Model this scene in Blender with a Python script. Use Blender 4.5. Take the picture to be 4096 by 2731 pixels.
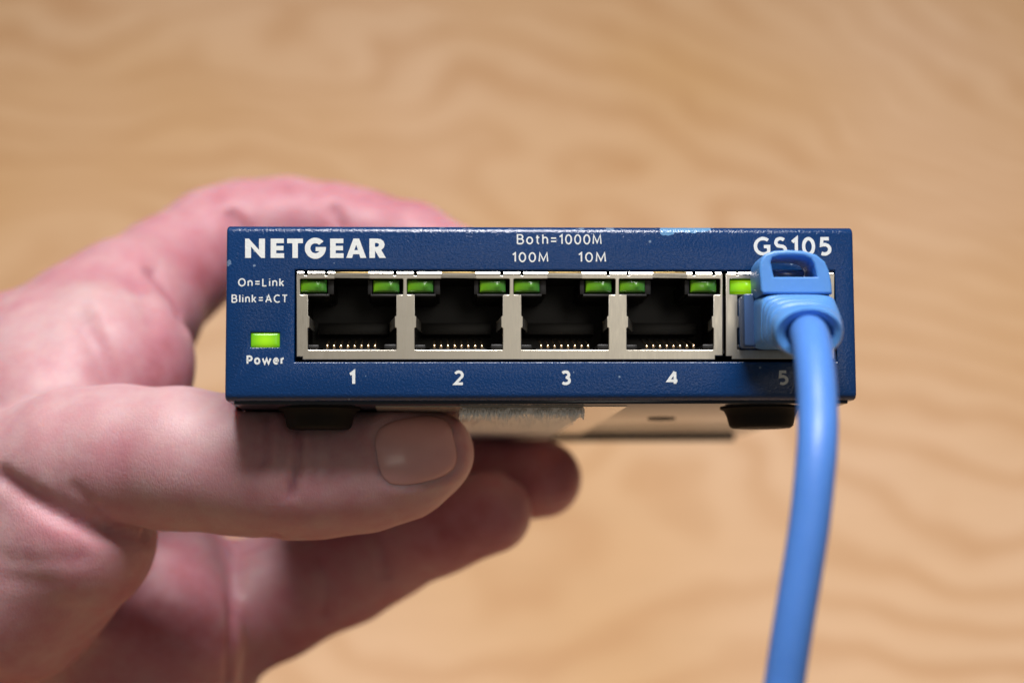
import bpy, bmesh, math, random
import numpy as np
from mathutils import Vector, Matrix

random.seed(7); np.random.seed(7)
for _o in list(bpy.data.objects):
    bpy.data.objects.remove(_o)
SC = bpy.context.scene
COL = SC.collection
MM = 0.001
R = math.radians

# ------------------------------------------------------------------ camera
LENS = 64.5
FPX = LENS / 36.0 * 4096.0            # focal length in photograph pixels
PITCH = 45.0
AXIS = 600.0                          # mm from lens to table along the axis
CAM_H = AXIS * math.sin(R(PITCH))
CAM = Matrix.Translation((0, 0, CAM_H * MM)) @ Matrix.Rotation(R(90 - PITCH), 4, 'X')
cd = bpy.data.cameras.new('camera')
cam = bpy.data.objects.new('camera', cd)
COL.objects.link(cam)
cam.matrix_world = CAM
cd.lens = LENS; cd.sensor_width = 36.0; cd.sensor_fit = 'HORIZONTAL'
cd.clip_start = 0.005; cd.clip_end = 20.0
cd.dof.use_dof = True
cd.dof.focus_distance = 0.2755
cd.dof.aperture_fstop = 10.0
cd.dof.aperture_blades = 0
SC.camera = cam

# ------------------------------------------------------------------ world, lamps, exposure
w = bpy.data.worlds.new('World'); SC.world = w; w.use_nodes = True
bg = w.node_tree.nodes['Background']
bg.inputs['Color'].default_value = (1.0, 0.86, 0.70, 1)
bg.inputs['Strength'].default_value = 0.145

def cam_dir(x, y, z):
    return (CAM.to_3x3() @ Vector((x, y, z))).normalized()

def area(name, direction, dist, size, power, color, target=(0, 0, -0.30)):
    ld = bpy.data.lights.new(name, 'AREA')
    ld.shape = 'RECTANGLE'; ld.size = size[0]; ld.size_y = size[1]
    ld.energy = power; ld.color = color
    lo = bpy.data.objects.new(name, ld); COL.objects.link(lo)
    t = CAM @ Vector(target)
    d = cam_dir(*direction)
    lo.location = t + d * dist
    lo.rotation_euler = (-d).to_track_quat('-Z', 'Y').to_euler()
    return lo
area('ceiling_lamp', (0.03, 0.89, 0.51), 0.55, (0.28, 0.19), 5.6, (1.0, 0.965, 0.96))
area('fill_lamp', (0.22, 0.23, 0.97), 1.5, (0.22, 0.36), 0.80, (1.0, 0.92, 0.80))  # added unseen fill, placed so the port shields mirror a warm gradient

SC.view_settings.view_transform = 'Standard'
SC.view_settings.look = 'None'
SC.view_settings.exposure = 0.0
SC.view_settings.gamma = 1.0
SC.view_settings.use_curve_mapping = False
SC.cycles.use_denoising = True
SC.cycles.max_bounces = 8
SC.cycles.sample_clamp_indirect = 6.0

# ------------------------------------------------------------------ measuring helpers
def P(px, py, depth):
    """camera-space point (mm) seen at photograph pixel px,py at a depth in mm"""
    return Vector(((px - 2048.0) * depth / FPX, -(py - 1365.5) * depth / FPX, -depth))

YD = Vector((-0.0477, -0.1015, -1.0)).normalized()
ZD = (Vector((0, 1, 0)) - YD * YD.y).normalized()
XD = YD.cross(ZD)
ORG = P(2169, 1252, 275.0)
DEV = Matrix(((XD.x, YD.x, ZD.x, ORG.x), (XD.y, YD.y, ZD.y, ORG.y), (XD.z, YD.z, ZD.z, ORG.z), (0, 0, 0, 1)))
DEVI = DEV.inverted()
def to_world(m_mm):
    m = m_mm.copy(); m.translation = m.translation * MM
    return CAM @ m
def dev(px, py, y=0.0):
    """point of the switch's own frame (x right, y into it, z up; mm) on its plane y"""
    d = DEVI.to_3x3() @ P(px, py, 1.0)
    o = DEVI @ Vector((0, 0, 0))
    t = (y - o.y) / d.y
    return o + d * t
def devx(px, py=1252, y=0.0): return dev(px, py, y).x
def devz(py, px=2169, y=0.0): return dev(px, py, y).z

# ------------------------------------------------------------------ object helpers
def link(name, me, mat=None, parent=None, smooth=True, kind=None):
    o = bpy.data.objects.new(name, me); COL.objects.link(o)
    if mat is not None and not me.materials: me.materials.append(mat)
    if smooth:
        me.polygons.foreach_set('use_smooth', [True] * len(me.polygons))
    if parent is not None: o.parent = parent
    if kind: o['kind'] = kind
    return o
def mesh(name, verts, faces):
    me = bpy.data.meshes.new(name)
    me.from_pydata([tuple(c * MM for c in v) for v in verts], [], faces)
    me.validate(); me.update()
    return me
def empty(name, matrix):
    o = bpy.data.objects.new(name, None); COL.objects.link(o)
    o.empty_display_size = 0.01
    o.matrix_world = matrix
    return o
def tag(o, label, cat, group=None):
    o['label'] = label; o['category'] = cat
    if group: o['group'] = group
def evaluated(o):
    bpy.context.view_layer.update()
    dg = bpy.context.evaluated_depsgraph_get()
    me = bpy.data.meshes.new_from_object(o.evaluated_get(dg))
    return me
def sharp(me, ang=35):
    me.polygons.foreach_set('use_smooth', [True] * len(me.polygons))
    bm = bmesh.new(); bm.from_mesh(me)
    for e in bm.edges:
        if len(e.link_faces) == 2 and e.calc_face_angle(0) > R(ang): e.smooth = False
    bm.to_mesh(me); bm.free()
def box_mesh(name, x0, x1, y0, y1, z0, z1, bevel=0.0, seg=2):
    bm = bmesh.new()
    vs = [bm.verts.new((x * MM, y * MM, z * MM)) for x in (x0, x1) for y in (y0, y1) for z in (z0, z1)]
    for f in ((0, 1, 3, 2), (4, 6, 7, 5), (0, 4, 5, 1), (2, 3, 7, 6), (0, 2, 6, 4), (1, 5, 7, 3)):
        bm.faces.new([vs[i] for i in f])
    bmesh.ops.recalc_face_normals(bm, faces=bm.faces)
    if bevel:
        bmesh.ops.bevel(bm, geom=bm.edges[:], offset=bevel * MM, segments=seg, affect='EDGES', profile=0.5)
    me = bpy.data.meshes.new(name); bm.to_mesh(me); bm.free()
    sharp(me, 40)
    return me
def plate_mesh(name, loops, thick, bevel=0.0, y=0.0):
    """flat sheet in the x-z plane from outer and hole loops (mm), front at y"""
    cu = bpy.data.curves.new(name, 'CURVE'); cu.dimensions = '2D'; cu.fill_mode = 'BOTH'
    cu.extrude = max(thick / 2 - bevel, 0.0)
    cu.bevel_depth = bevel; cu.bevel_resolution = 2
    cu.offset = -bevel
    for lp in loops:
        sp = cu.splines.new('POLY'); sp.points.add(len(lp) - 1)
        for i, (a, b) in enumerate(lp): sp.points[i].co = (a, b, 0, 1)
        sp.use_cyclic_u = True
    o = bpy.data.objects.new(name, cu); COL.objects.link(o)
    me = evaluated(o)
    bpy.data.objects.remove(o); bpy.data.curves.remove(cu)
    me.transform(Matrix.Scale(MM, 4))
    me.transform(Matrix.Rotation(R(90), 4, 'X'))
    me.transform(Matrix.Translation((0, (y + thick / 2) * MM, 0)))
    sharp(me, 40)
    return me
def join_meshes(name, mes):
    bm = bmesh.new()
    for m in mes: bm.from_mesh(m)
    me = bpy.data.meshes.new(name); bm.to_mesh(me); bm.free()
    for m in mes: bpy.data.meshes.remove(m)
    sharp(me, 40)
    return me
def arc(cx, cy, rx, ry, a0, a1, n=10):
    return [(cx + rx * math.cos(R(a0 + (a1 - a0) * i / n)), cy + ry * math.sin(R(a0 + (a1 - a0) * i / n))) for i in range(n + 1)]
def tube_data(pts, rad, n=10, caps=True):
    pts = [Vector(p) for p in pts]
    vs, fs = [], []
    up = None
    for i, p in enumerate(pts):
        t = (pts[min(i + 1, len(pts) - 1)] - pts[max(i - 1, 0)]).normalized()
        if up is None:
            up = Vector((0, 0, 1)) if abs(t.z) < 0.9 else Vector((1, 0, 0))
        u = (up - t * up.dot(t)).normalized(); v = t.cross(u); up = u
        r = rad[i] if isinstance(rad, (list, tuple)) else rad
        for k in range(n):
            a = 2 * math.pi * k / n
            vs.append(p + u * (r * math.cos(a)) + v * (r * math.sin(a)))
    for i in range(len(pts) - 1):
        for k in range(n):
            fs.append((i * n + k, i * n + (k + 1) % n, (i + 1) * n + (k + 1) % n, (i + 1) * n + k))
    if caps:
        fs.append(tuple(range(n - 1, -1, -1))); fs.append(tuple(range((len(pts) - 1) * n, len(pts) * n)))
    return vs, fs
def catmull(pts, sub=8):
    pts = [np.array(p, float) for p in pts]
    q = [2 * pts[0] - pts[1]] + pts + [2 * pts[-1] - pts[-2]]
    out = []
    for i in range(1, len(q) - 2):
        for s in range(sub):
            t = s / sub
            out.append(0.5 * ((2 * q[i]) + (-q[i - 1] + q[i + 1]) * t + (2 * q[i - 1] - 5 * q[i] + 4 * q[i + 1] - q[i + 2]) * t * t
                              + (-q[i - 1] + 3 * q[i] - 3 * q[i + 1] + q[i + 2]) * t ** 3))
    out.append(pts[-1])
    return out

# ------------------------------------------------------------------ materials
class NT:
    def __init__(self, name):
        self.m = bpy.data.materials.new(name); self.m.use_nodes = True
        self.t = self.m.node_tree; self.b = self.t.nodes['Principled BSDF']
    def n(self, typ, **kw):
        nd = self.t.nodes.new(typ)
        for k, v in kw.items():
            if k.startswith('i_'):
                key = k[2:]
                key = int(key) if key.isdigit() else key.replace('_', ' ')
                self.put(nd.inputs[key], v)
            else: setattr(nd, k, v)
        return nd
    def put(self, sock, v):
        if isinstance(v, bpy.types.NodeSocket): self.t.links.new(v, sock)
        else: sock.default_value = v
    def math(self, op, a, b=None, c=None, clamp=False):
        nd = self.t.nodes.new('ShaderNodeMath'); nd.operation = op; nd.use_clamp = clamp
        for i, v in enumerate((a, b, c)):
            if v is not None: self.put(nd.inputs[i], v)
        return nd.outputs[0]
    def vmath(self, op, a, b=None, out=0):
        nd = self.t.nodes.new('ShaderNodeVectorMath'); nd.operation = op
        self.put(nd.inputs[0], a)
        if b is not None: self.put(nd.inputs[1], b)
        return nd.outputs[out]
    def obj(self): return self.n('ShaderNodeTexCoord').outputs['Object']
    def noise(self, vec, scale, detail=2.0, rough=0.5, dist=0.0):
        return self.n('ShaderNodeTexNoise', i_Vector=vec, i_Scale=scale, i_Detail=detail, i_Roughness=rough, i_Distortion=dist).outputs[0]
    def ramp(self, fac, stops, interp='LINEAR'):
        nd = self.n('ShaderNodeValToRGB', i_Fac=fac); cr = nd.color_ramp; cr.interpolation = interp
        while len(cr.elements) < len(stops): cr.elements.new(0.5)
        for e, (p, c) in zip(cr.elements, stops):
            e.position = p; e.color = c if len(c) == 4 else (*c, 1)
        return nd.outputs[0]
    def mix(self, fac, a, b):
        nd = self.t.nodes.new('ShaderNodeMix'); nd.data_type = 'RGBA'
        self.put(nd.inputs[0], fac)
        for i, v in ((6, a), (7, b)):
            self.put(nd.inputs[i], (*v, 1) if isinstance(v, tuple) and len(v) == 3 else v)
        return nd.outputs[2]
    def bump(self, h, strength, dist, normal=None):
        nd = self.n('ShaderNodeBump', i_Height=h, i_Strength=strength, i_Distance=dist)
        if normal is not None: self.put(nd.inputs['Normal'], normal)
        return nd.outputs[0]
    def set(self, **kw):
        for k, v in kw.items():
            s = self.b.inputs[k.replace('_', ' ')]
            if isinstance(v, tuple) and len(v) == 3 and s.type == 'RGBA': v = (*v, 1)
            self.put(s, v)
        return self.m
def plain(name, col, rough=0.5, metal=0.0, **kw):
    t = NT(name)
    return t.set(Base_Color=col, Roughness=rough, Metallic=metal, **kw)

def mat_case():
    t = NT('blue_powder_coat')
    v = t.obj()
    sep = t.n('ShaderNodeSeparateXYZ', i_Vector=v)
    n1 = t.noise(v, 2700, 2, 0.55); n2 = t.noise(v, 6200, 1, 0.5)
    h = t.math('ADD', n1, t.math('MULTIPLY', n2, 0.35))
    big = t.noise(v, 60, 3, 0.6)
    col = t.mix(big, (0.0004, 0.026, 0.105), (0.001, 0.033, 0.130))
    # dust specks
    vo = t.n('ShaderNodeTexVoronoi', i_Vector=v, i_Scale=420.0, i_Randomness=1.0)
    spk = t.math('MULTIPLY', t.math('LESS_THAN', vo.outputs['Distance'], 0.085), t.math('GREATER_THAN', t.n('ShaderNodeSeparateColor', i_Color=vo.outputs['Color']).outputs[0], 0.72))
    col = t.mix(t.math('MULTIPLY', spk, 0.45), col, (0.32, 0.42, 0.52))
    # worn paint along the top front edge: a pale smear right of the middle, small nicks elsewhere
    edge = t.math('GREATER_THAN', sep.outputs[2], t.math('ADD', devz(926) * MM, t.math('MULTIPLY', t.math('SUBTRACT', t.noise(v, 330, 3, 0.7), 0.5), 0.0018)))
    x0, x1 = devx(2650) * MM, devx(2850) * MM
    band = t.math('MULTIPLY', t.math('GREATER_THAN', sep.outputs[0], x0), t.math('LESS_THAN', sep.outputs[0], x1))
    low = t.math('MULTIPLY', t.math('GREATER_THAN', sep.outputs[0], devx(2646) * MM), t.math('LESS_THAN', sep.outputs[0], devx(2700) * MM))
    lowz = t.math('GREATER_THAN', sep.outputs[2], t.math('ADD', devz(938) * MM, t.math('MULTIPLY', t.math('SUBTRACT', t.noise(v, 700, 2, 0.6), 0.5), 0.0008)))
    front = t.math('LESS_THAN', sep.outputs[1], 0.0016)
    scuff = t.math('MAXIMUM', t.math('MULTIPLY', edge, band), t.math('MULTIPLY', low, lowz))
    scuff = t.math('MULTIPLY', scuff, front)
    nick = t.math('MULTIPLY', t.math('GREATER_THAN', t.noise(v, 210, 4, 0.7), 0.635), t.math('GREATER_THAN', sep.outputs[2], devz(922) * MM))
    nick = t.math('MULTIPLY', nick, front)
    dl = t.vmath('LENGTH', t.vmath('SUBTRACT', v, tuple(c * MM for c in dev(914, 1052))), out=1)
    ding = t.math('LESS_THAN', t.math('ADD', dl, t.math('MULTIPLY', t.math('SUBTRACT', t.noise(v, 2500, 2), 0.5), 0.0006)), 0.00042)
    col = t.mix(t.math('MULTIPLY', scuff, 0.8), col, (0.12, 0.29, 0.50))
    col = t.mix(t.math('MULTIPLY', t.math('MAXIMUM', nick, ding), 0.5), col, (0.20, 0.30, 0.42))
    # fine hairline scuffs
    sc = t.n('ShaderNodeMapping', i_Vector=v); sc.inputs['Rotation'].default_value = (0, 0.6, 0); sc.inputs['Scale'].default_value = (60, 60, 900)
    hl = t.math('GREATER_THAN', t.noise(sc.outputs[0], 3.0, 2, 0.6), 0.79)
    col = t.mix(t.math('MULTIPLY', hl, 0.25), col, (0.10, 0.18, 0.30))
    rough = t.math('ADD', 0.16, t.math('MULTIPLY', big, 0.10))
    return t.set(Base_Color=col, Roughness=rough, Specular_IOR_Level=0.6, Normal=t.bump(h, 0.7, 0.00011))
def mat_nickel():
    t = NT('nickel_sheet')
    v = t.obj()
    mp = t.n('ShaderNodeMapping', i_Vector=v); mp.inputs['Scale'].default_value = (5200, 1500, 520)
    g = t.noise(mp.outputs[0], 1.0, 3, 0.6)
    st = t.noise(v, 140, 4, 0.6)
    col = t.mix(st, (0.60, 0.565, 0.48), (0.78, 0.745, 0.65))
    col = t.mix(t.math('MULTIPLY', g, 0.35), col, (0.36, 0.34, 0.30))
    return t.set(Base_Color=col, Metallic=1.0, Roughness=t.math('ADD', 0.27, t.math('MULTIPLY', g, 0.16)), Normal=t.bump(g, 0.10, 0.00003))
def mat_paint():
    t = NT('white_print')
    v = t.obj()
    n = t.noise(v, 2600, 2, 0.6)
    col = t.mix(n, (0.56, 0.60, 0.60), (0.74, 0.76, 0.74))
    return t.set(Base_Color=col, Roughness=0.5, Normal=t.bump(t.noise(v, 1900, 2, 0.55), 0.4, 0.0001))
def mat_led(lit):
    t = NT('lit_green_lens' if lit else 'green_lens')
    v = t.obj()
    if lit:
        sep = t.n('ShaderNodeSeparateXYZ', i_Vector=v)
        d = t.vmath('LENGTH', t.vmath('MULTIPLY', v, (420.0, 0.0, 620.0)), out=1)
        f = t.math('POWER', 2.718, t.math('MULTIPLY', t.math('MULTIPLY', d, d), -1.6))
        em = t.mix(f, (0.035, 0.19, 0.0), (0.48, 0.86, 0.004))
        return t.set(Base_Color=(0.06, 0.25, 0.01), Roughness=0.25, Emission_Color=em, Emission_Strength=0.66)
    n = t.noise(v, 500, 2)
    sx = t.n('ShaderNodeSeparateXYZ', i_Vector=v).outputs[0]
    col = t.mix(t.math('ADD', 0.5, t.math('MULTIPLY', sx, 260.0), clamp=True), (0.115, 0.30, 0.004), (0.04, 0.165, 0.025))
    return t.set(Base_Color=col, Roughness=0.16, Subsurface_Weight=0.3, Subsurface_Radius=(0.3, 1.0, 0.1), Subsurface_Scale=0.0008, Coat_Weight=0.3)
def mat_boot(name='blue_vinyl', rough=0.36, k=1.0):
    t = NT(name)
    v = t.obj()
    n = t.noise(v, 900, 3, 0.6)
    spk = t.math('GREATER_THAN', t.noise(v, 3000, 2, 0.5), 0.70)
    col = t.mix(n, (0.080 * k, 0.255 * k, 0.62), (0.10 * k, 0.295 * k, 0.68))
    col = t.mix(t.math('MULTIPLY', spk, 0.2), col, (0.30, 0.45, 0.75))
    return t.set(Base_Color=col, Roughness=rough, Subsurface_Weight=0.15, Subsurface_Radius=(0.2, 0.5, 1.0), Subsurface_Scale=0.0012,
                 Normal=t.bump(n, 0.12, 0.0002))
def mat_skin():
    t = NT('skin')
    v = t.obj()
    fl = t.n('ShaderNodeAttribute', attribute_name='flush').outputs['Fac']
    n1 = t.noise(v, 75, 4, 0.6); n2 = t.noise(v, 260, 4, 0.62)
    mot = t.math('ADD', t.math('MULTIPLY', n1, 0.6), t.math('MULTIPLY', n2, 0.4))
    f = t.math('ADD', fl, t.math('MULTIPLY', t.math('SUBTRACT', mot, 0.5), 1.25), clamp=True)
    col = t.ramp(f, [(0.0, (0.55, 0.405, 0.41)), (0.35, (0.52, 0.315, 0.335)), (0.7, (0.465, 0.195, 0.235)), (1.0, (0.36, 0.095, 0.12))])
    # skin lines: stretched cells, pores
    mp = t.n('ShaderNodeMapping', i_Vector=v); mp.inputs['Rotation'].default_value = (0.3, 0.2, 0.5); mp.inputs['Scale'].default_value = (2100, 1000, 1500)
    vo = t.n('ShaderNodeTexVoronoi', i_Vector=mp.outputs[0], i_Scale=1.0, feature='DISTANCE_TO_EDGE')
    cell = t.math('MINIMUM', vo.outputs['Distance'], 0.25)
    h = t.math('ADD', cell, t.math('MULTIPLY', t.noise(v, 2200, 3, 0.6), 0.25))
    h = t.math('ADD', h, t.math('MULTIPLY', t.noise(v, 420, 3, 0.6), 0.8))
    return t.set(Base_Color=col, Roughness=0.47, Specular_IOR_Level=0.4, Subsurface_Weight=0.8,
                 Subsurface_Radius=(1.0, 0.32, 0.2), Subsurface_Scale=0.0030, Normal=t.bump(h, 0.42, 0.0002))
def mat_wood():
    t = NT('table_wood')
    v = t.obj()
    n = t.noise(v, 6.0, 3, 0.55); n2 = t.noise(v, 17.0, 2, 0.5)
    sep = t.n('ShaderNodeSeparateXYZ', i_Vector=v)
    X, Y = sep.outputs[0], sep.outputs[1]
    sl = t.math('MULTIPLY', t.math('SUBTRACT', Y, 0.36), 6.0, clamp=True)
    sl = t.math('MULTIPLY', sl, t.math('ADD', 0.45, t.math('MULTIPLY', X, 4.0), clamp=True))
    h = t.math('ADD', t.math('MULTIPLY', Y, 40.0), t.math('MULTIPLY', t.math('MULTIPLY', X, sl), 36.0))
    for (cx, cy, sx, sy, rot, amp) in WOOD_BUMPS:
        c, s = math.cos(R(rot)), math.sin(R(rot))
        dx = t.math('SUBTRACT', X, cx); dy = t.math('SUBTRACT', Y, cy)
        u = t.math('DIVIDE', t.math('ADD', t.math('MULTIPLY', dx, c), t.math('MULTIPLY', dy, s)), sx)
        q = t.math('DIVIDE', t.math('SUBTRACT', t.math('MULTIPLY', dy, c), t.math('MULTIPLY', dx, s)), sy)
        d2 = t.math('ADD', t.math('MULTIPLY', u, u), t.math('MULTIPLY', q, q))
        h = t.math('ADD', h, t.math('MULTIPLY', t.math('POWER', 2.718, t.math('MULTIPLY', d2, -1.0)), amp))
    h = t.math('ADD', h, t.math('MULTIPLY', t.math('SUBTRACT', n, 0.5), 5.0))
    h = t.math('ADD', h, t.math('MULTIPLY', t.math('SUBTRACT', n2, 0.5), 2.3))
    fr = t.math('FRACT', h)
    ring = t.ramp(fr, [(0.0, (0, 0, 0)), (0.4, (0.12, 0.12, 0.12)), (0.72, (1, 1, 1)), (0.84, (0.7, 0.7, 0.7)), (1.0, (0, 0, 0))])
    mp = t.n('ShaderNodeMapping', i_Vector=v); mp.inputs['Scale'].default_value = (14, 150, 1)
    fib = t.noise(mp.outputs[0], 1.0, 4, 0.65)
    amt = t.math('MULTIPLY', t.math('ADD', -0.05, t.math('MULTIPLY', t.noise(v, 11, 2), 1.7), clamp=True), ring)
    base = t.mix(t.ramp(t.noise(v, 5.0, 2), [(0.35, (0, 0, 0)), (0.65, (1, 1, 1))]), (0.79, 0.54, 0.35), (0.68, 0.42, 0.205))
    col = t.mix(t.math('MULTIPLY', amt, 0.55), base, (0.50, 0.245, 0.095))
    col = t.mix(t.math('MULTIPLY', fib, 0.28), col, (0.40, 0.225, 0.105))
    return t.set(Base_Color=col, Roughness=0.45, Specular_IOR_Level=0.4, Normal=t.bump(fib, 0.12, 0.0003))

def on_table(px, py):
    d = CAM.to_3x3() @ P(px, py, 1.0)
    o = CAM.translation
    k = -o.z / d.z
    return (o.x + d.x * k, o.y + d.y * k)
def wb(px, py, sx, sy, rot, amp):
    x, y = on_table(px, py); return (x, y, sx, sy, rot, amp)
WOOD_BUMPS = [wb(1250, 330, .040, .030, -18, 1.7), wb(2680, 1800, .030, .042, 0, -2.0), wb(300, 200, .05, .05, -30, 1.4),
              wb(2150, 900, .085, .030, -28, 3.0), wb(3900, 2200, .06, .03, -10, 1.0),
              wb(2000, 2500, .06, .03, 20, 0.8), wb(100, 900, .07, .03, -10, -1.0)]
M_SHINE = plain('polished_nickel', (0.86, 0.82, 0.76), 0.13, 1.0); M_CASE = mat_case(); M_NICKEL = mat_nickel(); M_PAINT = mat_paint()
M_LED = mat_led(False); M_LIT = mat_led(True); M_BOOT = mat_boot(); M_JACKET = mat_boot('blue_cable_vinyl', 0.43, 0.82); M_SKIN = mat_skin(); M_WOOD = mat_wood()
M_BLACK = plain('black_plastic', (0.0045, 0.0042, 0.004), 0.45)
M_RUBBER = plain('black_rubber', (0.008, 0.0075, 0.007), 0.7, Specular_IOR_Level=0.2)
M_GOLD = plain('gold_contact', (0.95, 0.70, 0.42), 0.2, 1.0)
M_BRASS = plain('brass_lip', (0.60, 0.42, 0.16), 0.35, 1.0)
M_BASE = plain('glossy_base_paint', (0.010, 0.016, 0.030), 0.16)
M_STICK = plain('glossy_label_paper', (0.55, 0.50, 0.44), 0.12)
M_SCREW = plain('dark_screw', (0.01, 0.01, 0.012), 0.5)
M_CLEAR = plain('clear_blue_plastic', (0.10, 0.20, 0.45), 0.15, Transmission_Weight=0.55, IOR=1.5)
def _fuzz():
    t = NT('hook_strip_nylon'); v = t.obj(); n = t.noise(v, 1500, 3, 0.7)
    return t.set(Base_Color=t.mix(n, (0.86, 0.90, 0.91), (0.95, 0.97, 0.97)), Roughness=0.75, Normal=t.bump(n, 0.6, 0.0003))
M_HOOK = _fuzz()
def _nail():
    t = NT('nail'); v = t.obj()
    mp = t.n('ShaderNodeMapping', i_Vector=v); mp.inputs['Scale'].default_value = (120, 1400, 900)
    n = t.noise(mp.outputs[0], 1.0, 2); b = t.noise(v, 160, 3)
    return t.set(Base_Color=t.mix(b, (0.60, 0.32, 0.33), (0.68, 0.41, 0.41)), Roughness=0.27, Subsurface_Weight=0.3, Subsurface_Radius=(1, .4, .25),
                 Subsurface_Scale=0.001, Normal=t.bump(n, 0.10, 0.0001))
M_NAIL = _nail()

# ------------------------------------------------------------------ table
bm = bmesh.new()
vs = [bm.verts.new(c) for c in ((-1.1, -0.6, -0.03), (1.1, -0.6, -0.03), (1.1, 1.5, -0.03), (-1.1, 1.5, -0.03),
                               (-1.1, -0.6, 0), (1.1, -0.6, 0), (1.1, 1.5, 0), (-1.1, 1.5, 0))]
for f in ((3, 2, 1, 0), (4, 5, 6, 7), (0, 1, 5, 4), (1, 2, 6, 5), (2, 3, 7, 6), (3, 0, 4, 7)): bm.faces.new([vs[i] for i in f])
bmesh.ops.bevel(bm, geom=bm.edges[:], offset=0.004, segments=3, affect='EDGES')
me = bpy.data.meshes.new('table_top'); bm.to_mesh(me); bm.free(); sharp(me)
table = link('table_top', me, M_WOOD)
table['kind'] = 'structure'
tag(table, 'pale honey-coloured wooden table top with swirling grain, out of focus behind', 'table')

# ------------------------------------------------------------------ network switch
switch = empty('network_switch', to_world(DEV))
tag(switch, 'small blue metal five-port network switch held up in the hand', 'network switch')
W2 = 47.15; HB, HT = devz(1601), devz(905); DEPTH = 101.0
def cutter(x0, x1, y0, y1, z0, z1):
    o = bpy.data.objects.new('cut', box_mesh('cut', x0, x1, y0, y1, z0, z1)); COL.objects.link(o); return o
bm = bmesh.new()
xs, ys, zs = (-W2, W2 + 0.2), (0, DEPTH), (HB, HT)
vs = [bm.verts.new((x * MM, y * MM, z * MM)) for x in xs for y in ys for z in zs]
for f in ((0, 1, 3, 2), (4, 6, 7, 5), (0, 4, 5, 1), (2, 3, 7, 6), (0, 2, 6, 4), (1, 5, 7, 3)): bm.faces.new([vs[i] for i in f])
bmesh.ops.recalc_face_normals(bm, faces=bm.faces)
horiz = [e for e in bm.edges if abs(e.verts[0].co.z - e.verts[1].co.z) < 1e-6 and abs(e.verts[0].co.x - e.verts[1].co.x) > 1e-4]
side = [e for e in bm.edges if e not in horiz]
bmesh.ops.bevel(bm, geom=horiz, offset=1.12 * MM, segments=5, affect='EDGES', profile=0.5)
longe = [e for e in bm.edges if len(e.link_faces) == 2 and e.calc_face_angle(0) > R(60)]
bmesh.ops.bevel(bm, geom=longe, offset=0.45 * MM, segments=3, affect='EDGES', profile=0.5)
me = bpy.data.meshes.new('case'); bm.to_mesh(me); bm.free()
case = link('case', me, M_CASE, switch)
OX0, OX1, OZ0, OZ1 = devx(1178), devx(3344), devz(1447), devz(1081)
PLX0, PLX1, PLZ0, PLZ1 = devx(1003), devx(1120), devz(1389), devz(1330)
c1 = cutter(OX0, OX1, -3, 24, OZ0, OZ1); c2 = cutter(PLX0, PLX1, -3, 4, PLZ0, PLZ1)
for c in (c1, c2):
    c.parent = switch
    md = case.modifiers.new('cut', 'BOOLEAN'); md.object = c; md.operation = 'DIFFERENCE'; md.solver = 'EXACT'
md = case.modifiers.new('edge', 'BEVEL'); md.width = 0.22 * MM; md.segments = 3; md.limit_method = 'ANGLE'; md.angle_limit = R(50)
me2 = evaluated(case)
case.modifiers.clear(); old = case.data; case.data = me2; bpy.data.meshes.remove(old)
for c in (c1, c2): bpy.data.objects.remove(c)
me2.materials.clear(); me2.materials.append(M_CASE); sharp(me2, 35)

# underside: base sheet, label, hook strip, feet, screw, rear lip
link('base_plate', box_mesh('base_plate', -W2 + 1.2, W2 - 0.9, 1.3, DEPTH - 0.6, HB - 0.45, HB + 0.3, 0.12), M_BASE, switch)
link('rear_lip', box_mesh('rear_lip', -W2 + 1.5, W2 - 1.4, DEPTH - 1.2, DEPTH + 0.4, HB - 1.5, HB + 0.1, 0.3), M_BASE, switch)
link('paper_label', box_mesh('paper_label', devx(1500), devx(2518), 5.0, 92, HB - 0.62, HB - 0.46), M_STICK, switch)
def strip_x(px, y): return dev(px, 1640, y).x
SX0, SX1, SY0, SY1 = strip_x(1845, 6.0), strip_x(2338, 6.0), 6.0, 84.0
hs = link('hook_and_loop_strip', box_mesh('hook_and_loop_strip', SX0, SX1, SY0, SY1, HB - 1.75, HB - 0.63, 0.25), M_HOOK, switch)
hs['label'] = 'grey fuzzy fastening strip stuck to the underside'
fv, ff = [], []
for k in range(330):
    x = random.uniform(SX0 - 0.3, SX1 + 0.1); y = SY0 + random.uniform(-0.25, 0.3) if k < 230 else random.uniform(SY0, SY0 + 30)
    z0 = HB - random.uniform(0.75, 1.2); L = random.uniform(0.8, 1.7); lean = random.uniform(-0.45, 0.45)
    pts = [(x, y + 0.15, z0), (x + lean * 0.3, y - 0.15 - random.random() * 0.2, z0 - L * 0.45), (x + lean, y + random.uniform(-.1, .2), z0 - L)]
    a, b = tube_data(pts, [0.13, 0.12, 0.07], 5)
    o0 = len(fv); fv += a; ff += [tuple(i + o0 for i in f) for f in b]
link('hook_fibre', mesh('hook_fibre', fv, ff), M_HOOK, hs, kind='stuff')
def foot_mesh():
    prof = [(0, 0), (6.3, 0), (6.3, -0.35), (5.7, -0.6), (5.25, -1.6), (4.95, -2.9), (4.55, -3.25), (4.0, -3.3), (0, -3.3)]
    n = 40; vs, fs = [], []
    for r, z in prof:
        for k in range(n): vs.append((r * math.cos(2 * math.pi * k / n), r * math.sin(2 * math.pi * k / n), z))
    for i in range(len(prof) - 1):
        for k in range(n): fs.append((i * n + k, (i + 1) * n + k, (i + 1) * n + (k + 1) % n, i * n + (k + 1) % n))
    me = mesh('rubber_foot', vs, fs); 
    bm = bmesh.new(); bm.from_mesh(me); bmesh.ops.remove_doubles(bm, verts=bm.verts, dist=1e-6); bmesh.ops.recalc_face_normals(bm, faces=bm.faces); bm.to_mesh(me); bm.free()
    sharp(me, 50); return me
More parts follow.
